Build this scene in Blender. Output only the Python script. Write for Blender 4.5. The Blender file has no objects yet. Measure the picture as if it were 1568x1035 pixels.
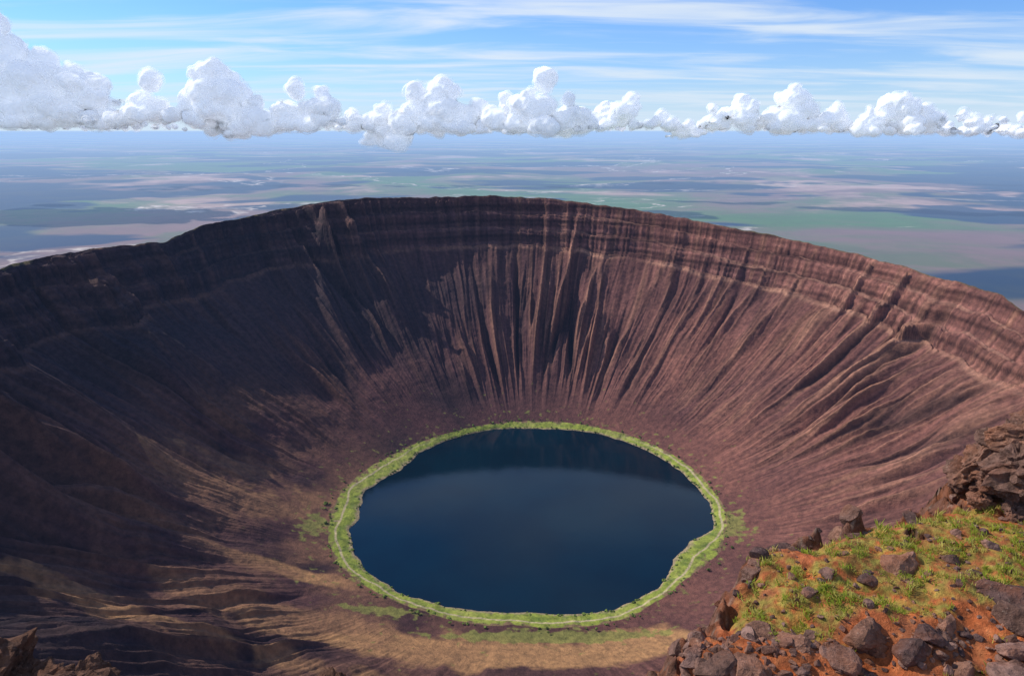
import bpy, math, random
import numpy as np
from mathutils import Vector, Matrix, noise as mnoise
rng = np.random.default_rng(7); random.seed(7)
scene = bpy.context.scene
# ------------------------------------------------------------------ camera maths (used only to lay out the place)
H = 300.0; F = 24/36*1568; PITCH = math.atan((517.5-200)/F)
cp, sp = math.cos(PITCH), math.sin(PITCH)
def ray(px, py):
    xc = (px-784)/F; yc = (517.5-py)/F
    return np.array([xc, cp+yc*sp, -sp+yc*cp])
def onz(px, py, z):
    d = ray(px, py); t = (z-H)/d[2]; return d*t+np.array([0, 0, H])
cam_d = bpy.data.cameras.new("camera"); cam = bpy.data.objects.new("camera", cam_d)
scene.collection.objects.link(cam); scene.camera = cam
cam.location = (0, 0, H); cam.rotation_euler = (math.radians(90)-PITCH, 0, 0)
cam_d.lens = 24; cam_d.sensor_width = 36; cam_d.clip_start = 0.1; cam_d.clip_end = 400000
# ------------------------------------------------------------------ noise
perm = np.array(rng.permutation(512).tolist()*2)
ang = rng.random(512)*2*np.pi; G = np.stack([np.cos(ang), np.sin(ang)], 1)
def perlin(x, y, per=None, seed=0):
    x, y = np.broadcast_arrays(np.asarray(x, float), np.asarray(y, float))
    xi = np.floor(x).astype(np.int64); yi = np.floor(y).astype(np.int64)
    fx = x-xi; fy = y-yi
    u = fx*fx*fx*(fx*(fx*6-15)+10); v = fy*fy*fy*(fy*(fy*6-15)+10)
    def h(a, b):
        if per: a = a % per
        return perm[(perm[(a+seed*37) & 511]+b) & 511]
    def g(ix, iy, dx, dy):
        q = G[h(ix, iy)]; return q[..., 0]*dx+q[..., 1]*dy
    a = g(xi, yi, fx, fy); b = g(xi+1, yi, fx-1, fy); c = g(xi, yi+1, fx, fy-1); d = g(xi+1, yi+1, fx-1, fy-1)
    return (a+(b-a)*u+(c-a)*v+(a-b-c+d)*u*v)*1.4
def fbm(x, y, o=4, per=None, seed=0):
    s = 0; a = 1; k = 1
    for i in range(o):
        s = s+a*perlin(x*k, y*k, per*k if per else None, seed+i); a *= .5; k *= 2
    return s
def ss(x, a, b):
    t = np.clip((x-a)/(b-a), 0, 1); return t*t*(3-2*t)
def mixc(a, b, f):
    return a*(1-f[..., None])+np.asarray(b)*f[..., None]
def mesh_np(name, V, Fq, col=None, smooth=True):
    me = bpy.data.meshes.new(name); n = Fq.shape[1]
    me.vertices.add(len(V)); me.vertices.foreach_set("co", V.astype(np.float32).ravel())
    me.loops.add(Fq.size); me.loops.foreach_set("vertex_index", Fq.astype(np.int32).ravel())
    me.polygons.add(len(Fq)); me.polygons.foreach_set("loop_start", (np.arange(len(Fq))*n).astype(np.int32))
    me.update(calc_edges=True)
    me.polygons.foreach_set("use_smooth", np.full(len(Fq), smooth))
    if col is not None:
        at = me.color_attributes.new("Col", 'FLOAT_COLOR', 'POINT')
        at.data.foreach_set("color", col.astype(np.float32).ravel())
    ob = bpy.data.objects.new(name, me); scene.collection.objects.link(ob); return ob
# ------------------------------------------------------------------ node helper
class NT:
    def __init__(s, tree): s.t = tree; tree.nodes.clear()
    def n(s, typ, ins=None, **kw):
        nd = s.t.nodes.new(typ)
        for k, v in kw.items(): setattr(nd, k, v)
        for k, v in (ins or {}).items():
            if isinstance(v, bpy.types.NodeSocket): s.t.links.new(v, nd.inputs[k])
            else: nd.inputs[k].default_value = v
        return nd
    def mix(s, f, a, b, mode='MIX'):
        nd = s.t.nodes.new('ShaderNodeMix'); nd.data_type = 'RGBA'; nd.blend_type = mode
        for i, v in ((0, f), (6, a), (7, b)):
            if isinstance(v, bpy.types.NodeSocket): s.t.links.new(v, nd.inputs[i])
            else: nd.inputs[i].default_value = v if i == 0 else (*v, 1)
        return nd.outputs[2]
    def mr(s, v, a, b, c=0, d=1):
        return s.n('ShaderNodeMapRange', {0: v, 1: a, 2: b, 3: c, 4: d}, interpolation_type='SMOOTHSTEP').outputs[0]
    def noise(s, vec, scale, detail=6, rough=.6, dist=0):
        return s.n('ShaderNodeTexNoise', {'Vector': vec, 'Scale': scale, 'Detail': detail, 'Roughness': rough, 'Distortion': dist}).outputs[0]
    def math(s, op, a, b=0):
        return s.n('ShaderNodeMath', {0: a, 1: b}, operation=op).outputs[0]
def newmat(name):
    m = bpy.data.materials.new(name); m.use_nodes = True; return m, NT(m.node_tree)
# ------------------------------------------------------------------ crater layout
pts = [onz(x, y, 0) for x, y in [(835,657),(740,660),(650,690),(615,720),(562,750),(550,795),(537,810),(540,840),(570,880),(620,910),(700,930),(800,937),(930,935),(990,910),(1025,880),(1030,855),(1055,830),(1093,808),(1085,770),(1050,730),(990,690),(920,665)]]
far = onz(830, 657, 0); near = onz(815, 937, 0); C = np.array([5.4*3, (far[1]+near[1])/2])
def polar(p): return math.atan2(p[1]-C[1], p[0]-C[0]) % (2*math.pi), math.hypot(p[0]-C[0], p[1]-C[1])
def perinterp(th, samples):
    s = sorted(samples); a = np.array([q[0] for q in s]); b = np.array([q[1] for q in s])
    return np.interp(th, np.r_[a-2*np.pi, a, a+2*np.pi], np.r_[b, b, b])
ringpx = [(835,646),(760,649),(680,666),(600,698),(538,738),(508,780),(504,830),(521,870),(571,906),(640,934),(700,953),(800,961),(930,957),(1000,926),(1050,888),(1100,847),(1113,800),(1098,760),(1058,716),(998,681),(920,656)]
rimpx = [(-40,422),(0,412),(60,395),(150,380),(255,370),(275,360),(310,345),(370,335),(430,320),(500,309),(560,303),(650,303),(745,300),(850,305),(920,314),(1000,326),(1100,345),(1190,362),(1300,387),(1400,413),(1450,430),(1490,436),(1530,452),(1568,475),(1610,492)]
NTH = 2400
th = np.arange(NTH)/NTH*2*np.pi
rl = perinterp(th, [polar(p) for p in pts]); rg = perinterp(th, [polar(onz(x, y, 3)) for x, y in ringpx])
def smooth_per(a, k):
    w = np.hanning(k); w /= w.sum(); return np.convolve(np.r_[a[-k:], a, a[:k]], w, 'same')[k:-k]
rl = smooth_per(rl, 21)+fbm(th/(2*np.pi)*50, 0*th, 5, 50, 3)*2.0
rg = np.maximum(smooth_per(rg, 61)+fbm(th/(2*np.pi)*40, 0*th, 3, 40, 4)*1.8, rl+6)
rs, zs = [], []
for x, y in rimpx:
    d = ray(x, y); k = .70
    t = 1600.
    while t > 100:
        p = d*t; r = math.hypot(p[0]-C[0], p[1]-C[1])
        if H+p[2] > 4+k*(r-162): break
        t -= .5
    a = polar(p)[0]; rs.append((a, r)); zs.append((a, H+p[2]))
for deg, r, z in [(200,462,215),(225,490,250),(248,512,280),(262,C[1]+3,291),(270,C[1]+4,291.5),(278,C[1]+3,291),(295,500,270),(320,450,215),(345,415,175)]:
    rs.append((math.radians(deg), r)); zs.append((math.radians(deg), z))
R = smooth_per(perinterp(th, rs), 15); Z = smooth_per(perinterp(th, zs), 11)
tn = th/(2*np.pi)
Z = Z+fbm(tn*90, 0*th, 4, 90, 11)*2.0*(np.abs(th-np.radians(270)) > .1)
# grid
sA = np.linspace(0, 1, 14, endpoint=False); sB = np.linspace(0, 1, 60, endpoint=False); sC = np.linspace(0, 1, 460, endpoint=False)
sD = np.linspace(0, 1, 46, endpoint=False); sE = np.linspace(0, 1, 80)
c1 = lambda a: a[:, None]
r = np.concatenate([.1+(c1(rl)*.97-.1)*sA, c1(rl)*.97+(c1(rg)-c1(rl)*.97)*sB, c1(rg)+(c1(R)-c1(rg))*sC,
    c1(R)+1300*sD**1.6, np.exp(np.log(c1(R)+1300)+(np.log(140000.)-np.log(c1(R)+1300))*sE)], 1)
NR = r.shape[1]; TH = np.repeat(th[:, None], NR, 1); TN = TH/(2*np.pi)
X = C[0]+r*np.cos(TH); Y = C[1]+r*np.sin(TH)
z = np.zeros_like(r)
iA = 14; iB = iA+60; iC = iB+460; iD = iC+46
ra = r[:, :iB]; q = (ra-c1(rl))/(c1(rg)-c1(rl))
z[:, :iB] = np.where(q < 0, -.3+q*6, 4*np.clip(q, 0, 1)**.8)
z[:, iA:iB] += np.clip(q[:, iA:], 0, 1)*np.clip(1-q[:, iA:], 0, 1)*fbm(X[:, iA:iB]/9, Y[:, iA:iB]/9, 4)*2.5
# wall
U = np.repeat(sC[None], NTH, 0); A = TN[:, iB:iC]; tt = TH[:, iB:iC]
Xw, Yw = X[:, iB:iC], Y[:, iB:iC]
warp = A+.0045*perlin(A*18, U*1.3, 18, 21)+.0010*perlin(A*90, U*2.5, 90, 22)
n1 = perlin(warp*38, U*.8, 38, 31); n2 = perlin(warp*110, U*1.3+3, 110, 32); n3 = perlin(warp*300, U*2.2, 300, 33); n4 = perlin(warp*760, U*4, 760, 34)
m1 = perlin(warp*52, U*.6+9, 52, 35); m2 = perlin(warp*150, U*1.2+5, 150, 36); m0 = perlin(warp*20+.3, U*.5+2, 20, 37); m3 = perlin(warp*340, U*2+7, 340, 38)
vv = lambda n, k=3.: np.clip(1-np.abs(n)*k, 0, 1)
nearleft = np.exp(-((tt-np.radians(208))/.5)**2); left = ss(-np.cos(tt), -.1, .8); nearc = np.exp(-((tt-np.radians(270))/.45)**2)
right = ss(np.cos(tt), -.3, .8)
act = perlin(A*13, U*1.2, 13, 44); act2 = perlin(A*34, U*2.5, 34, 45)
ak = np.clip(.32+2.0*np.clip(act+.12, 0, 1)+.8*act2, .06, 1.7)
val = vv(n1, 4.0)**1.2*.066*ak+vv(n2, 3.6)**1.3*.021*ak+vv(n3)**1.3*.005
rib = vv(m1, 5.2)**1.2*.060*ak+vv(m2, 4.8)**1.3*.021*ak+vv(m3, 4)*.0045+n4*.002
spur = vv(m0, 2.4)**1.2*.10*left*ss(U, .25, .7)+vv(m0, 3)*.045*nearleft
amp = ss(U, .0, .45)*(.95-.35*ss(U, .82, .9))*(1+.5*nearleft)*(1-.65*nearc)*(1-.25*right)
blk = fbm(A*30, U*3.2, 3, 30, 50)
lay = perlin(A*40, U*26, 40, 51)
du = (rib-val+spur+blk*.006)*amp
du *= 1-.8*ss(U, .965, 1)
UE = np.clip(U+du, 0, 1.0)
UE = np.where(U > .97, np.minimum(UE, U+.004), UE)
E = 1.32-.2*np.sin(tt)
uc = .85+.030*perlin(A*7, 0*A, 7, 60)+.012*fbm(A*40, 0*A, 4, 40, 61); zc = .70
cs = np.clip((UE-uc)/(1-uc), 0, 1)
ph = cs*3+.5*perlin(A*9, 0*A, 9, 62)+.15*perlin(A*50, 0*A, 50, 64); fr = ph-np.floor(ph)
tst = np.clip(.75+1.0*perlin(A*24, cs*2, 24, 65), .2, 1.15)
tier = cs+.32*(ss(fr, .25, .85)-fr)*ss(cs, 0, .06)*ss(1-cs, 0, .08)*.95*tst+.014*np.sin(cs*2*np.pi*11+2*perlin(A*20, 0*A, 20, 63))
f = np.where(UE < uc, zc*(np.clip(UE, 0, 1)/uc)**E, zc+(1-zc)*tier)
bench = np.exp(-((UE-uc+.004)/.010)**2)
bench2 = np.exp(-((fr-.12)/.09)**2)*ss(cs, .1, .2)*ss(1-cs, .08, .2)
z[:, iB:iC] = 4+(c1(Z)-4)*f+(fbm(Xw/22, Yw/22, 5, None, 70)*1.7*ss(U, .0, .3)+fbm(Xw/70, Yw/70, 2, None, 75)*5*ss(U, .03, .3)*(1-ss(U, .8, .97)))*(1-.7*ss(U, .95, 1))
tD = sD[None]**1.6
z[:, iC:iD] = c1(Z)+(-300-c1(Z))*(1-np.exp(-tD*2.6))/(1-math.exp(-2.6))+fbm(X[:, iC:iD]/60, Y[:, iC:iD]/60, 4, None, 71)*12*ss(tD, 0.01, .15)
z[:, iD:] = -300+fbm(X[:, iD:]/2500, Y[:, iD:]/2500, 4, None, 72)*30*ss(r[:, iD:], 1800, 6000)
# colours
col = np.zeros(r.shape+(4,))
cD = np.array([.032, .0180, .0210]); cM = np.array([.078, .035, .034]); cL = np.array([.34, .17, .11])
wall = np.broadcast_to(cM, U.shape+(3,)).copy()
zw = z[:, iB:iC]
streak = perlin(warp*520, U*4, 520, 80)+.7*perlin(warp*1150, U*7, 1150, 81)
sk2 = perlin(warp*210, U*2.2, 210, 86)
big = fbm(A*16, U*3, 4, 16, 82)
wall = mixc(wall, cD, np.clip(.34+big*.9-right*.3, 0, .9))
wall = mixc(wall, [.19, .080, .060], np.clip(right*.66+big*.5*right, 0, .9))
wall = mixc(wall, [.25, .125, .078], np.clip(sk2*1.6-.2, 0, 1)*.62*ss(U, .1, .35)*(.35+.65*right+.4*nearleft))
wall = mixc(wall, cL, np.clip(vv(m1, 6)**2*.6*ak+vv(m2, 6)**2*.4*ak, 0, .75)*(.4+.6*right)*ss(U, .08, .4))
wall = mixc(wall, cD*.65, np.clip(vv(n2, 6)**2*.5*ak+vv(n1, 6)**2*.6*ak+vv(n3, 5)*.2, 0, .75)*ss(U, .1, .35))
wall *= (1+.45*np.clip(streak, -1, 1)*ss(U, 0, .25))[..., None]
strat = np.sin(zw*.34+2*fbm(A*14, U*0, 3, 14, 84))*.6+np.sin(zw*1.0+2*perlin(A*22, U*2, 22, 85))*.4
wall *= (1+.6*strat*ss(UE, uc-.02, uc+.02))[..., None]
wall = mixc(wall, [.36, .185, .125], np.clip(bench*(.45+.55*right)*(.75+1.0*act2+.6*lay), 0, 1))
wall = mixc(wall, [.30, .155, .11], np.clip(bench2*.65*(.4+.6*right), 0, 1))
upl_shade = left*ss(U, .3, .7)
wall = mixc(wall, [.030, .026, .033], upl_shade*.65)  # bluish shade of the upper left wall put into its colour
def blob(px, py, zz, sx, sy):
    p = onz(px, py, zz); return np.exp(-((Xw-p[0])/sx)**2-((Yw-p[1])/sy)**2)
fn = fbm(Xw/16, Yw/16, 4, None, 90); fn2 = fbm(Xw/40, Yw/40, 4, None, 92)
low = np.exp(-(U/.09)**2)
lf = ss(-np.cos(tt), -.1, .8)*ss(-np.sin(tt), -.75, .1)
tan = blob(455, 888, 6, 34, 8)*2.2+blob(250, 1000, 50, 80, 12)*1.3+blob(620, 985, 16, 75, 12)*2.3+blob(480, 960, 20, 55, 14)*1.6+blob(380, 730, 40, 50, 26)*.6+blob(850, 1010, 10, 80, 12)*1.3+blob(1020, 985, 12, 34, 14)*.9
tan = np.clip((tan+(fn*.5+fn2*.8)*(tan > .05))*1.5-.25, 0, 1)
wall = mixc(wall, [.38, .205, .09], tan*.82)
wall = mixc(wall, [.185, .092, .056], np.clip(lf*.78*(1-ss(U, .3, .7)), 0, 1)*np.clip(.65+fn2*1.2, 0, 1))
grn = blob(850, 974, 6, 60, 5)*1.7+blob(580, 935, 6, 22, 5)+blob(480, 800, 8, 12, 16)*.7+low*(.16)+blob(1120, 800, 6, 14, 22)*.7
g1 = fbm(Xw/7, Yw/7, 4, None, 91)
grn = ss(grn+g1*.5, .36, .6)*(U < .2)
wall = mixc(wall, [.19, .19, .05], grn*.8)
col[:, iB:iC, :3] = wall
# shore
ring = q[:, iA:]; Xr, Yr = X[:, iA:iB], Y[:, iA:iB]
shore = np.broadcast_to(np.array([.23, .265, .045]), ring.shape+(3,)).copy()
nz = fbm(Xr/8, Yr/8, 4, None, 95); nz2 = fbm(Xr/3, Yr/3, 3, None, 96); nz3 = fbm(Xr/30, Yr/30, 3, None, 98)
shore = mixc(shore, [.10, .15, .028], np.clip(.05+nz*1.0, 0, 1))
shore = mixc(shore, [.38, .33, .12], np.clip(nz2*.4+nz3*.6, 0, 1)*.75)
shore = mixc(shore, [.32, .23, .15], (1-ss(ring, .05, .22+.2*nz))*.85)
pw = np.abs(ring-(.62+.2*perlin(A[:, :1]*26, 0*A[:, :1], 26, 97)))*c1(rg-rl)
shore = mixc(shore, [.44, .35, .22], (1-ss(pw, .4, 1.3))*ss(-np.sin(TH[:, :1]), -.95, -.3)*.85)
shore = mixc(shore, [.17, .10, .065], ss(ring+nz*.3, .80, 1.0)*.9)
col[:, iA:iB, :3] = shore
col[:, :iA, :3] = [.03, .03, .025]
col[:, iC:, :3] = [.12, .075, .055]
col[:, iC:, :3] = mixc(col[:, iC:, :3], [.13, .12, .06], np.clip(.4+fbm(X[:, iC:]/200, Y[:, iC:]/200, 3), 0, 1))
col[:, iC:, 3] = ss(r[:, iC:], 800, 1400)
V = np.stack([X, Y, z], -1).reshape(-1, 3)
ii = np.arange(NTH)[:, None]; jj = np.arange(NR-1)[None]; i2 = (ii+1) % NTH
Fq = np.stack([ii*NR+jj, ii*NR+jj+1, i2*NR+jj+1, i2*NR+jj], -1).reshape(-1, 4)
terrain = mesh_np("crater_terrain", V, Fq, np.clip(col, 0, 1).reshape(-1, 4))
m, N = newmat("volcanic_ground")
att = N.n('ShaderNodeVertexColor', layer_name="Col")
pos = N.n('ShaderNodeNewGeometry').outputs['Position']
nA = N.noise(pos, .22, 8, .65); nB = N.noise(pos, .035, 5, .6)
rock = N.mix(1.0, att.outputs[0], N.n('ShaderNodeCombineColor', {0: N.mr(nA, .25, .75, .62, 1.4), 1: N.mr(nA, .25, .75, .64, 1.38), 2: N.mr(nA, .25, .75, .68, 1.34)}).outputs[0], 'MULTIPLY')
rock = N.mix(N.mr(nB, .5, .75, 0, .2), rock, (.05, .03, .03))
kp = N.n('ShaderNodeVectorMath', {0: pos, 1: (.001, .001, .0)}, operation='MULTIPLY').outputs[0]
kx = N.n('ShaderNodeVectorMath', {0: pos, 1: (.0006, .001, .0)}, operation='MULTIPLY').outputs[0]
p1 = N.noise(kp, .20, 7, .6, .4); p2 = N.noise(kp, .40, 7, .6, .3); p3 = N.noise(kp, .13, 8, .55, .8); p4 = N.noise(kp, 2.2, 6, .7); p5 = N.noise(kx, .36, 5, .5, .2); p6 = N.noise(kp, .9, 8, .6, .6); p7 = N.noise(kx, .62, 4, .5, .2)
plain = N.mix(N.mr(p1, .44, .56), (.22, .135, .125), (.09, .175, .06))
plain = N.mix(N.mr(p2, .52, .62, 0, .9), plain, (.50, .32, .26))
plain = N.mix(N.mr(p6, .54, .62, 0, .6), plain, (.09, .14, .06))
plain = N.mix(N.mr(p5, .51, .545, 0, .95), plain, (.006, .030, .075))  # dark blue patches painted in for cloud shadows on the plain
plain = N.mix(N.mr(p7, .55, .585, 0, .93), plain, (.006, .032, .085))  # second set of painted cloud-shadow patches
plain = N.mix(N.mr(p4, .4, .7, 0, .3), plain, (.08, .08, .06))
line = N.mr(N.math('ABSOLUTE', N.math('SUBTRACT', p3, .5)), 0, .004, 1, 0)
plain = N.mix(N.math('MULTIPLY', line, N.mr(p4, .4, .6, .1, 1)), plain, (.6, .5, .42))
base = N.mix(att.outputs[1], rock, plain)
b1 = N.noise(pos, .5, 9, .7); 
bmp = N.n('ShaderNodeBump', {'Strength': .85, 'Distance': 1.6, 'Height': b1})
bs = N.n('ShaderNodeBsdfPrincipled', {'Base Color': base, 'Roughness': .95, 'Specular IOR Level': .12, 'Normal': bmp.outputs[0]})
out = N.n('ShaderNodeOutputMaterial', {0: bs.outputs[0]})
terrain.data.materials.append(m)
# ------------------------------------------------------------------ lake
a = np.linspace(0, 2*np.pi, 256, endpoint=False)
rw = perinterp(a, list(zip(th, rl+2.5))); Vw = np.stack([C[0]+rw*np.cos(a), C[1]+rw*np.sin(a), 0*a], 1)
lake = bpy.data.meshes.new("lake_water"); lake.from_pydata(Vw.tolist(), [], [list(range(256))])
lo = bpy.data.objects.new("lake_water", lake); scene.collection.objects.link(lo)
m, N = newmat("deep_lake_water"); pos = N.n('ShaderNodeNewGeometry').outputs['Position']
h = N.math('ADD', N.noise(pos, .9, 4, .6), N.math('MULTIPLY', N.noise(pos, .07, 3, .5), 2))
bmp = N.n('ShaderNodeBump', {'Strength': .05, 'Distance': .25, 'Height': h})
wc = N.mix(N.mr(N.noise(pos, .012, 4, .55), .35, .65), (.0003, .0075, .0145), (.0005, .0115, .021))
bs = N.n('ShaderNodeBsdfPrincipled', {'Base Color': wc, 'Roughness': .035, 'IOR': 1.36, 'Normal': bmp.outputs[0]})
N.n('ShaderNodeOutputMaterial', {0: bs.outputs[0]}); lake.materials.append(m)
# ------------------------------------------------------------------ rocks (unit prototypes)
import bmesh
def ico(sub):
    bm = bmesh.new(); bmesh.ops.create_icosphere(bm, subdivisions=sub, radius=1)
    v = np.array([x.co[:] for x in bm.verts]); f = np.array([[q.index for q in p.verts] for p in bm.faces]); bm.free(); return v, f
def n3(v, s, o): return np.array([mnoise.fractal(Vector(p*s+o), 1.0, 2.0, 4) for p in v])
def proto(sub, cuts=14, rough=.06, hf=.35):
    v, f = ico(sub)
    for i in range(cuts):
        n = rng.normal(size=3); n /= np.linalg.norm(n); d = rng.uniform(.45, .85)
        e = v@n-d; v = v-np.clip(e, 0, None)[:, None]*n*.97
    o = rng.random(3)*50; nn = v/np.linalg.norm(v, axis=1)[:, None]
    v = v+nn*(n3(v, 1.8, o)*rough*1.8+n3(v, 7, o)*rough*hf)[:, None]
    return v*[1, .8, .62], f
protos = [proto(3, 12, .05) for i in range(14)]; bigp = [proto(5, 22, .14, .7) for i in range(5)]; midp = [proto(4, 13, .06, .4) for i in range(5)]
def rotm():
    e = Matrix.Rotation(rng.uniform(0, 6.28), 3, 'Z')@Matrix.Rotation(rng.normal()*.3, 3, 'X')@Matrix.Rotation(rng.normal()*.3, 3, 'Y'); return np.array(e)
def merge(items):
    Vs, Fs, Cs, o = [], [], [], 0
    for v, f, c in items:
        Vs.append(v); Fs.append(f+o); o += len(v); Cs.append(np.repeat([[*c, 1]], len(v), 0))
    return np.concatenate(Vs), np.concatenate(Fs), np.concatenate(Cs)
# ------------------------------------------------------------------ foreground ledge
HL = 5.0
edge = [onz(x, y, H-HL)[:2] for x, y in [(1045,1120),(1042,1035),(1040,970),(1063,930),(1103,893),(1168,836),(1265,798),(1400,773),(1465,740),(1480,700),(1530,668),(1620,640)]]
poly = np.array([*edge, (18, edge[-1][1]+1), (18, -3), (edge[0][0]-.4, -3)])
step = .03
gx = np.arange(-1.5, 15, step); gy = np.arange(-1, 14.5, step); GX, GY = np.meshgrid(gx, gy, indexing='ij')
def sdist(x, y):
    d = np.full(x.shape, 1e9); ins = np.zeros(x.shape, bool)
    n = len(poly)
    for i in range(n):
        ax, ay = poly[i]; bx, by = poly[(i+1) % n]
        ex, ey = bx-ax, by-ay; t = np.clip(((x-ax)*ex+(y-ay)*ey)/(ex*ex+ey*ey), 0, 1)
        d = np.minimum(d, np.hypot(x-ax-t*ex, y-ay-t*ey))
        cnd = ((ay > y) != (by > y)); xi = ax+(y-ay)*(bx-ax)/np.where(abs(by-ay) < 1e-9, 1e-9, by-ay)
        ins ^= cnd & (x < xi)
    return np.where(ins, -d, d)
def ledge_h(x, y):
    d = sdist(x, y)+fbm(x*1.1, y*1.1, 4, None, 101)*.22
    out = np.clip(d, 0, None)
    zz = H-HL+fbm(x*.45, y*.45, 3, None, 102)*.22+fbm(x*2.2, y*2.2, 5, None, 103)*.07
    zz = zz-.25*np.exp(-(np.clip(-d, 0, 9)/.35)**2)*(d < 0)-(out > 0)*.25
    rk = ss(d, -.35, .1)
    blocks = np.abs(fbm(x*1.6, y*1.6, 5, None, 104))
    fall = out*2.6+.7*np.floor(out*1.6+blocks)*.6
    return zz-fall+rk*(blocks*.6-.15), d
GZ, GD = ledge_h(GX, GY)
gs = np.hypot(*np.gradient(GZ, step))
def pxfield(pxy, sx, sy, x, y):
    p = onz(*pxy, H-HL); return np.exp(-((x-p[0])/sx)**2-((y-p[1])/sy)**2)
def grass_mask(x, y, d):
    g = pxfield((1340, 835), 1.7, 1.1, x, y)*1.1+pxfield((1190, 915), .5, .6, x, y)*1.2+pxfield((1380, 905), 1.1, .5, x, y)*.95+pxfield((1510, 800), 1.0, .9, x, y)*.95+pxfield((1570, 870), .5, .35, x, y)*.9
    return ss(g+fbm(x*1.9, y*1.9, 5, None, 110)*.85, .45, .85)*(d < -.12)
gm = grass_mask(GX, GY, GD)
n = fbm(GX*2, GY*2, 5, None, 111); nf = fbm(GX*9, GY*9, 3, None, 112)
gc = np.broadcast_to(np.array([.38, .100, .032]), GX.shape+(3,)).copy()
gc = mixc(gc, [.22, .080, .040], np.clip(.2+n*.9, 0, 1)); gc = mixc(gc, [.50, .21, .085], np.clip(nf*.8, 0, 1)*.7)
gc = mixc(gc, [.25, .23, .045], gm*np.clip(.55+nf*.9, 0, .85))
rocky = np.clip(ss(gs, 1.2, 2.2)+ss(GD, -.2, .05), 0, 1)
gc = mixc(gc, np.array([.105, .056, .041]), rocky*.9)
gc = mixc(gc, [.26, .20, .16], rocky*ss(nf, .35, .6)*.6)
ix = np.arange(len(gx)-1)[:, None]; iy = np.arange(len(gy)-1)[None]; ny = len(gy)
Fg = np.stack([ix*ny+iy, (ix+1)*ny+iy, (ix+1)*ny+iy+1, ix*ny+iy+1], -1).reshape(-1, 4)
ledge = mesh_np("rock_ledge", np.stack([GX, GY, GZ], -1).reshape(-1, 3), Fg, np.concatenate([gc, np.ones(GX.shape+(1,))], -1).reshape(-1, 4))
def nearmat(name, bscale, bdist, spots=0., red=.6):
    m, N = newmat(name); att = N.n('ShaderNodeVertexColor', layer_name="Col"); pos = N.n('ShaderNodeNewGeometry').outputs['Position']
    a1 = N.noise(pos, 6*bscale, 9, .7); a2 = N.noise(pos, 1.7*bscale, 5, .6); a3 = N.noise(pos, 24*bscale, 4, .7)
    c = N.mix(1., att.outputs[0], N.n('ShaderNodeCombineColor', {i: N.mr(a1, .25, .75, .4, 1.65) for i in range(3)}).outputs[0], 'MULTIPLY')
    c = N.mix(N.mr(a2, .46, .68, 0, red), c, (.26, .085, .035))
    if spots: c = N.mix(N.math('MULTIPLY', N.mr(a3, .6, .72), spots), c, (.38, .31, .24))
    hh = N.math('ADD', N.math('MULTIPLY', a1, 1.), N.math('MULTIPLY', a3, .35))
    b = N.n('ShaderNodeBump', {'Strength': .9, 'Distance': bdist, 'Height': hh})
    bs = N.n('ShaderNodeBsdfPrincipled', {'Base Color': c, 'Roughness': .93, 'Specular IOR Level': .15, 'Normal': b.outputs[0]})
    N.n('ShaderNodeOutputMaterial', {0: bs.outputs[0]}); return m
ledge.data.materials.append(nearmat("red_soil", 1., .06, .2))
rockmat = nearmat("basalt_rock", 1.3, .05, .5, .35)
rc = [np.array([.14, .077, .058]), np.array([.20, .115, .09]), np.array([.095, .055, .048]), np.array([.21, .105, .07])]
items = []
def put(x, y, s, dz=0., big=False):
    zz = float(ledge_h(np.array([x]), np.array([y]))[0][0]); v, f = (midp if big else protos)[rng.integers(5 if big else 14)]
    v = (v*s*rng.uniform(.8, 1.2, 3))@rotm().T+[x, y, zz+dz]; items.append((v, f, rc[rng.integers(4)]*rng.uniform(.8, 1.25)))
for i in range(len(edge)-1):
    a_, b_ = np.array(edge[i]), np.array(edge[i+1]); L = np.linalg.norm(b_-a_)
    nrm = np.array([-(b_-a_)[1], (b_-a_)[0]])/L
    for k in range(int(L*16)):
        p = a_+(b_-a_)*rng.random()+nrm*rng.normal(.08, .2); put(p[0], p[1], abs(rng.normal(.05, .07))+.025)
for k in range(600):
    px, py = rng.uniform(1050, 1600), 955+abs(rng.normal(0, 60))
    if rng.random() < .65*ss(np.array(px), 1250., 1450.): continue
    p = onz(px, py, H-HL); put(p[0], p[1], min(.22, .012+abs(rng.normal(0, .045))))
for k in range(420):
    px, py = rng.uniform(1150, 1600), rng.uniform(760, 1000); p = onz(px, py, H-HL)
    if sdist(np.array([p[0]]), np.array([p[1]]))[0] < -.1: put(p[0], p[1], .012+abs(rng.normal(0, .028)))
for px, py, s in [(1380,868,.30),(1240,905,.14),(1330,962,.3),(1265,885,.12),(1420,968,.26),(1535,915,.34),(1550,945,.3),(1165,960,.2),(1215,975,.22),(1450,952,.16),(1515,845,.16),(1490,885,.12),(1400,990,.23),(1290,1000,.24),(1560,985,.26),(1455,860,.13),(1310,825,.12),(1560,1020,.26),(1100,1000,.26),(1150,1010,.24),(1480,1010,.2)]:
    p = onz(px, py, H-HL); put(p[0], p[1], s, 0.0, s > .15)
V_, F_, C_ = merge(items); rocks = mesh_np("scattered_rocks", V_, F_, C_, False); rocks.data.materials.append(rockmat)
items = []
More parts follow.
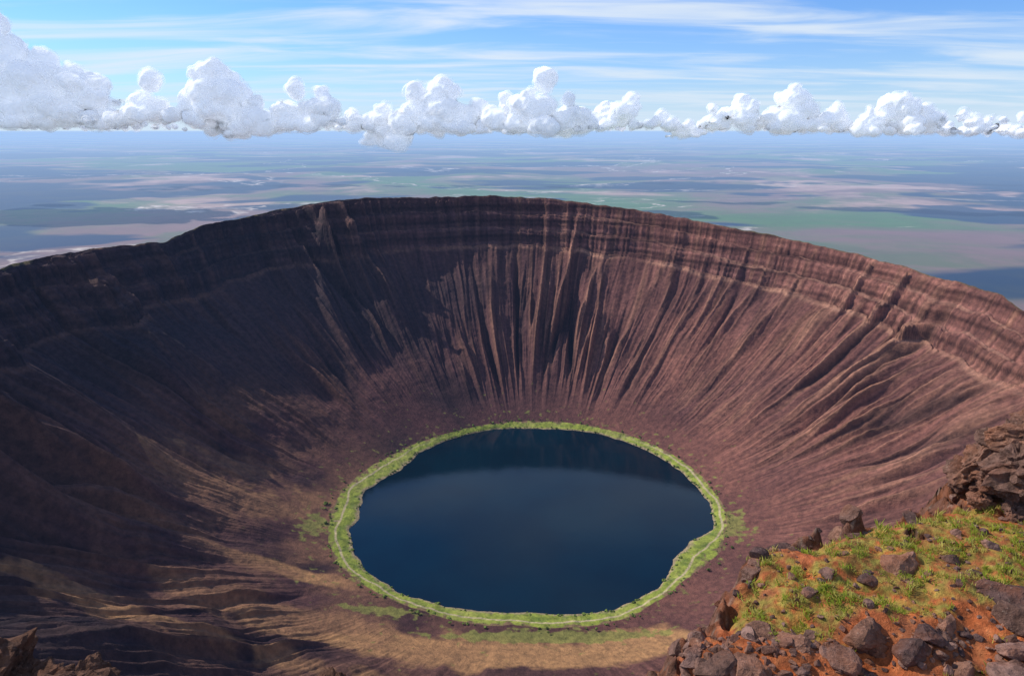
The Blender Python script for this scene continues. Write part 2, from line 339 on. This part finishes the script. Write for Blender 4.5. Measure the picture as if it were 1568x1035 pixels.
for px, py, h_, s in [(1580,740,4.9,.9),(1512,705,4.6,.55),(1545,682,4.3,.5),(1588,675,4.1,.7),(1650,710,4.3,1.1),(1490,726,4.9,.38),(1565,712,4.4,.55),(1500,768,5.0,.22),(1550,780,5.0,.25),(1620,765,4.8,.6),(1620,662,4.0,.65),(1540,738,4.7,.42),(1515,745,4.9,.3),(1562,668,4.1,.36),(1526,684,4.4,.32),(1555,745,4.8,.4)]:
    p = onz(px, py, H-h_); v, f = bigp[rng.integers(5)]; v = (v*s*[1, 1, 1.25])@rotm().T+p; items.append((v, f, rc[[0, 3, 0][rng.integers(3)]]))
V_, F_, C_ = merge(items); o = mesh_np("rock_crag", V_, F_, C_, False); o.data.materials.append(rockmat)
items = []
for px, py, s in [(60,1068,1.0),(20,1055,.75),(125,1060,.7),(165,1064,.4),(-40,1075,1.2),(90,1105,1.2),(510,1060,.42),(535,1058,.3),(480,1063,.35),(425,1062,.25)]:
    p = onz(px, py, H-8); v, f = bigp[rng.integers(5)]; v = (v*s*[1, 1, 1.])@rotm().T+p; items.append((v, f, np.array([.12, .060, .038])))
    for k in range(1, 7):
        v, f = bigp[rng.integers(5)]; v = (v*s*(1+.35*k)*[1, 1, 1.2])@rotm().T+p+[0, -.1*k, -1.1*k*s-.2*k*k*s]; items.append((v, f, np.array([.10, .054, .038])))
V_, F_, C_ = merge(items); o = mesh_np("slope_rocks", V_, F_, C_, False); o.data.materials.append(nearmat("dark_basalt", .8, .12, .3, .3))
# ------------------------------------------------------------------ grass
cand = rng.uniform([0, 2], [13, 13], (90000, 2)); h_, d_ = ledge_h(cand[:, 0], cand[:, 1]); g_ = grass_mask(cand[:, 0], cand[:, 1], d_)
clump = fbm(cand[:, 0]*3.2, cand[:, 1]*3.2, 3, None, 120)
keep = rng.random(len(cand)) < g_*ss(clump, -.35, .45)*.55; cand = cand[keep]; h_ = h_[keep]; clump = clump[keep]
Vs = []; Cs = []
for (x, y), zz, cc in zip(cand, h_, clump):
    nb = rng.integers(5, 10); hh = rng.uniform(.03, .06)*(1+1.1*max(0, cc))
    base_c = np.array([.33, .39, .05]) if rng.random() < .6 else np.array([.52, .46, .12])
    for b in range(nb):
        an = rng.uniform(0, 6.28); ln = rng.uniform(.15, .9)*hh; w = rng.uniform(.002, .005)
        bx, by = x+rng.normal()*.018, y+rng.normal()*.018; dx, dy = math.cos(an), math.sin(an)
        k = rng.uniform(.7, 1.2)*hh
        Vs += [(bx-dy*w, by+dx*w, zz-.01), (bx+dy*w, by-dx*w, zz-.01), (bx+dx*ln*.4+dy*w*.7, by+dy*ln*.4-dx*w*.7, zz+k*.65), (bx+dx*ln, by+dy*ln, zz+k)]
        Cs += [(*(base_c*rng.uniform(.7, 1.2)), 1)]*4
Vs = np.array(Vs); nb = len(Vs)//4; Fb = np.arange(nb*4).reshape(-1, 4)
grass = mesh_np("grass", Vs, Fb, np.array(Cs))
m, N = newmat("grass_blades"); att = N.n('ShaderNodeVertexColor', layer_name="Col")
s1 = N.n('ShaderNodeBsdfDiffuse', {0: att.outputs[0]}); s2 = N.n('ShaderNodeBsdfTranslucent', {0: att.outputs[0]})
N.n('ShaderNodeOutputMaterial', {0: N.n('ShaderNodeMixShader', {0: .45, 1: s1.outputs[0], 2: s2.outputs[0]}).outputs[0]}); grass.data.materials.append(m)
# shoreline shrubs
v0, f0 = ico(2); items = []
for k in range(420):
    i = rng.integers(NTH); qq = rng.choice([rng.uniform(.03, .2), rng.uniform(.85, 1.35)], p=[.45, .55]); rr = rl[i]+(rg[i]-rl[i])*qq
    s = .35+abs(rng.normal(0, .4)); v = v0*(1+.35*rng.normal(size=(len(v0), 1)))*[s, s, s*.7]+[C[0]+rr*math.cos(th[i]), C[1]+rr*math.sin(th[i]), 4*min(qq, 1)**.8+.2*s+(max(qq-1, 0)*6)]
    items.append((v, f0, np.array([.09, .12, .03])*rng.uniform(.6, 1.8)))
V_, F_, C_ = merge(items); o = mesh_np("shoreline_shrubs", V_, F_, C_, False)
m, N = newmat("shrub_foliage"); att = N.n('ShaderNodeVertexColor', layer_name="Col"); N.n('ShaderNodeOutputMaterial', {0: N.n('ShaderNodeBsdfDiffuse', {0: att.outputs[0]}).outputs[0]}); o.data.materials.append(m)
# ------------------------------------------------------------------ clouds : solid core plus thin wispy shells
def cloudmat(name, alpha):
    cm, N = newmat(name); pos = N.n('ShaderNodeNewGeometry').outputs['Position']
    d1 = N.n('ShaderNodeBsdfDiffuse', {0: (.97, .97, .98, 1)}); d2 = N.n('ShaderNodeBsdfTranslucent', {0: (.95, .96, .98, 1)})
    ms = N.n('ShaderNodeMixShader', {0: .34, 1: d1.outputs[0], 2: d2.outputs[0]})
    em = N.n('ShaderNodeEmission', {0: (.78, .87, 1, 1), 1: .12})   # constant glow added in place of light scattered inside the cloud
    ad = N.n('ShaderNodeAddShader', {0: ms.outputs[0], 1: em.outputs[0]}).outputs[0]
    if alpha < 1:
        nn = N.mr(N.noise(pos, .007, 3, .5), .34, .66, 0, min(1, alpha*2))
        ad = N.n('ShaderNodeMixShader', {0: nn, 1: N.n('ShaderNodeBsdfTransparent').outputs[0], 2: ad}).outputs[0]
    N.n('ShaderNodeOutputMaterial', {0: ad}); return cm
cms = [cloudmat("cloud_core", 1), cloudmat("cloud_shell_a", .38), cloudmat("cloud_shell_b", .20)]
def ctex(n, s, d):
    t = bpy.data.textures.new(n, 'CLOUDS'); t.noise_scale = s; t.noise_depth = d; return t
tx1 = ctex("puff_large", 190, 2); tx2 = ctex("puff_mid", 80, 2); tx3 = ctex("puff_small", 34, 1)
iv, if_ = ico(3)
def cloud(lumps, D, vox=10., k_=1., deep=.9, puffs=14):
    items = []
    for px, yt, yb, hw in lumps:
        d = ray(px, yb); P0 = d*(D/d[1]); top = ray(px, yt-5); zt = H+top[2]*D/top[1]; zb = H+P0[2]
        hgt = max(zt-zb, 20); w = hw/F*D; P0[2] = zb
        for k in range(puffs):
            u_ = rng.normal(0, .5, 2); rr2 = min(1, np.hypot(*u_)); lim = (1-rr2**1.4)*hgt
            s = hgt*rng.uniform(.07, .33)*(1.1-.6*rr2); zc_ = zb+s*.6+rng.random()*max(0, lim-s*1.3)
            c = np.array([P0[0]+u_[0]*w*1.5, P0[1]+u_[1]*w*deep, zc_]); items.append((iv*[s*1.5, s*1.4, s*.8]+c, if_, (1, 1, 1)))
            for m_ in range(5):
                n_ = rng.normal(size=3); n_[2] = abs(n_[2])*.9-.05; n_ /= np.linalg.norm(n_); s2 = s*rng.uniform(.2, .5)
                items.append((iv*s2+c+n_*s*[1.2, 1.2, .85], if_, (1, 1, 1)))
        s = hgt*.2; items.append((iv*[s, s, s]+[P0[0], P0[1], zt-s], if_, (1, 1, 1)))
    V_, F_, C_ = merge(items)
    ob = mesh_np("cloud_tmp", V_, F_)
    rm = ob.modifiers.new("r", 'REMESH'); rm.mode = 'VOXEL'; rm.voxel_size = vox; rm.use_smooth_shade = True
    sm = ob.modifiers.new("s", 'SMOOTH'); sm.factor = .5; sm.iterations = 4
    for tx, st in ((tx1, 95*k_), (tx2, 48*k_), (tx3, 15*k_)):
        dm = ob.modifiers.new("d", 'DISPLACE'); dm.texture = tx; dm.texture_coords = 'GLOBAL'; dm.strength = st; dm.mid_level = .5
    sm = ob.modifiers.new("s2", 'SMOOTH'); sm.factor = .5; sm.iterations = 4
    dg = bpy.context.evaluated_depsgraph_get(); me = bpy.data.meshes.new_from_object(ob.evaluated_get(dg))
    nv = len(me.vertices); co = np.empty(nv*3, np.float32); me.vertices.foreach_get("co", co); co = co.reshape(-1, 3).astype(float)
    no = np.empty(nv*3, np.float32); me.vertex_normals.foreach_get("vector", no); no = no.reshape(-1, 3)
    me.calc_loop_triangles(); nt = len(me.loop_triangles); tr = np.empty(nt*3, np.int32); me.loop_triangles.foreach_get("vertices", tr); tr = tr.reshape(-1, 3)
    bpy.data.objects.remove(ob)
    VV = [co]; FF = [tr]; MI = [np.zeros(nt, np.int32)]
    for si, off in enumerate((8, 19)):
        nse = np.clip(.9+1.0*perlin(co[:, 0]/95+co[:, 2]/75+si*7, co[:, 1]/95-co[:, 2]/80, None, 5+si), 0.35, 2)
        VV.append(co+no*(off*k_*nse)[:, None]); FF.append(tr+nv*(si+1)); MI.append(np.full(nt, si+1, np.int32))
    o2 = mesh_np("cloud", np.concatenate(VV), np.concatenate(FF))
    for c_ in cms: o2.data.materials.append(c_)
    o2.data.polygons.foreach_set("material_index", np.concatenate(MI)); return o2
cloud([(-60,20,180,95),(0,5,165,45),(35,60,187,55),(85,80,190,50),(125,98,190,42),(165,138,184,34),(60,120,196,70)], 5600)
cloud([(240,115,185,24),(335,100,190,36),(290,155,185,45),(400,150,208,34),(455,128,198,20),(495,140,190,18),(200,172,186,30),(375,170,200,40)], 5200)
cloud([(545,172,198,26),(590,160,226,20),(640,136,203,30),(682,126,203,30),(735,160,200,40)], 5600)
cloud([(775,148,198,26),(832,110,203,38),(870,142,200,22),(800,170,203,40),(892,176,200,22)], 5400)
cloud([(925,162,194,24),(965,152,198,34),(1010,172,198,26),(1055,186,211,20)], 6400, 11)
cloud([(1090,168,196,18),(1130,145,196,24),(1165,180,198,24),(1205,141,200,26),(1245,172,201,36),(1275,160,201,16)], 5900)
cloud([(1325,168,203,20),(1365,148,206,36),(1415,168,206,36),(1470,172,204,28),(1510,186,203,24),(1560,180,206,34),(1610,175,206,40)], 5700)
cloud([(px+rng.uniform(-25, 25), 184-abs(rng.normal(0, 12)), 197, rng.uniform(25, 60)) for px in range(180, 900, 80)], 8200, 14, 1.2, .9, 8)
cloud([(px+rng.uniform(-25, 25), 186-abs(rng.normal(0, 9)), 198, rng.uniform(25, 60)) for px in range(900, 1640, 80)], 8600, 14, 1.2, .9, 8)
for px, D, w in [(180,7800,70),(470,13000,70),(600,11000,60),(930,11500,60),(1200,13000,60),(1400,7600,50)]:
    cloud([(px+i*w*.55, 200-rng.uniform(8, 16), 199, w*.4) for i in (-1, 0, 1)], D, 26, 1.5, 2.6)
# ------------------------------------------------------------------ haze boxes: absorbing air, its scattered light put in as constant emission
def haze(name, y0, y1, z0, z1, dens, c, hw=150000):
    bm = bmesh.new(); bmesh.ops.create_cube(bm, size=1)
    for v in bm.verts: v.co = Vector((v.co.x*2*hw, y0+(v.co.y+.5)*(y1-y0), z0+(v.co.z+.5)*(z1-z0)))
    hm = bpy.data.meshes.new(name); bm.to_mesh(hm); bm.free(); ho = bpy.data.objects.new(name, hm); scene.collection.objects.link(ho)
    m, N = newmat(name+"_air")
    ab = N.n('ShaderNodeVolumeAbsorption', {'Color': (.0, .0, .0, 1), 'Density': dens}); em = N.n('ShaderNodeEmission', {0: (*c, 1), 1: dens})
    N.n('ShaderNodeOutputMaterial', {'Volume': N.n('ShaderNodeAddShader', {0: ab.outputs[0], 1: em.outputs[0]}).outputs[0]}); hm.materials.append(m)
haze("atmospheric_haze", 1502, 150000, -420, 250, 6.2e-5, (.40, .60, .95))
haze("crater_haze_glow", 60, 1500, -420, 262, 3.8e-5, (.20, .37, .80), 4000)  # added inside the crater, its blue glow lifts the shadows
haze("horizon_haze", 9500, 150000, 270, 2600, 1.6e-5, (.66, .80, .95))
# ------------------------------------------------------------------ light
EL, AZ = math.radians(38.5), math.radians(153)
sd = bpy.data.lights.new("sun", 'SUN'); sd.energy = 5.0; sd.angle = math.radians(.5); sd.color = (1, .94, .83)
so = bpy.data.objects.new("sun", sd); scene.collection.objects.link(so)
dirv = Vector((math.cos(EL)*math.cos(AZ), math.cos(EL)*math.sin(AZ), math.sin(EL)))
so.rotation_euler = dirv.to_track_quat('Z', 'Y').to_euler(); so.location = (0, 0, 900)
w = bpy.data.worlds.new("World"); scene.world = w; w.use_nodes = True; N = NT(w.node_tree)
sky = N.n('ShaderNodeTexSky', sky_type='NISHITA', sun_disc=False, sun_elevation=EL, sun_rotation=math.radians(90)-AZ+2*math.pi, altitude=300, air_density=1.0, dust_density=.2, ozone_density=3.5)
skyc = N.mix(1., sky.outputs[0], (.58, .92, 1.42), 'MULTIPLY')
g = N.n('ShaderNodeTexCoord').outputs['Generated']
sx = N.n('ShaderNodeSeparateXYZ', {0: g})
zz = N.math('ADD', N.math('MAXIMUM', sx.outputs[2], 0), .06)
uv = N.n('ShaderNodeCombineXYZ', {0: N.math('DIVIDE', sx.outputs[0], zz), 1: N.math('DIVIDE', sx.outputs[1], zz)}).outputs[0]
mp = N.n('ShaderNodeMapping', {'Vector': uv, 'Rotation': (0, 0, math.radians(12)), 'Scale': (.42, 1.2, 1)}).outputs[0]
c1_ = N.noise(mp, 1.1, 10, .56, .6); c2_ = N.noise(mp, .34, 4, .5, .3)
cov = N.mr(N.math('ADD', c1_, N.math('MULTIPLY', c2_, .8)), .79, 1.12, 0, .85)
bg1 = N.n('ShaderNodeBackground', {0: skyc, 1: .115}); bg2 = N.n('ShaderNodeBackground', {0: (.84, .92, 1, 1), 1: .95})
mx = N.n('ShaderNodeMixShader', {0: cov, 1: bg1.outputs[0], 2: bg2.outputs[0]})
N.n('ShaderNodeOutputWorld', {0: mx.outputs[0]})
scene.view_settings.view_transform = 'Standard'; scene.view_settings.look = 'None'; scene.view_settings.exposure = 0
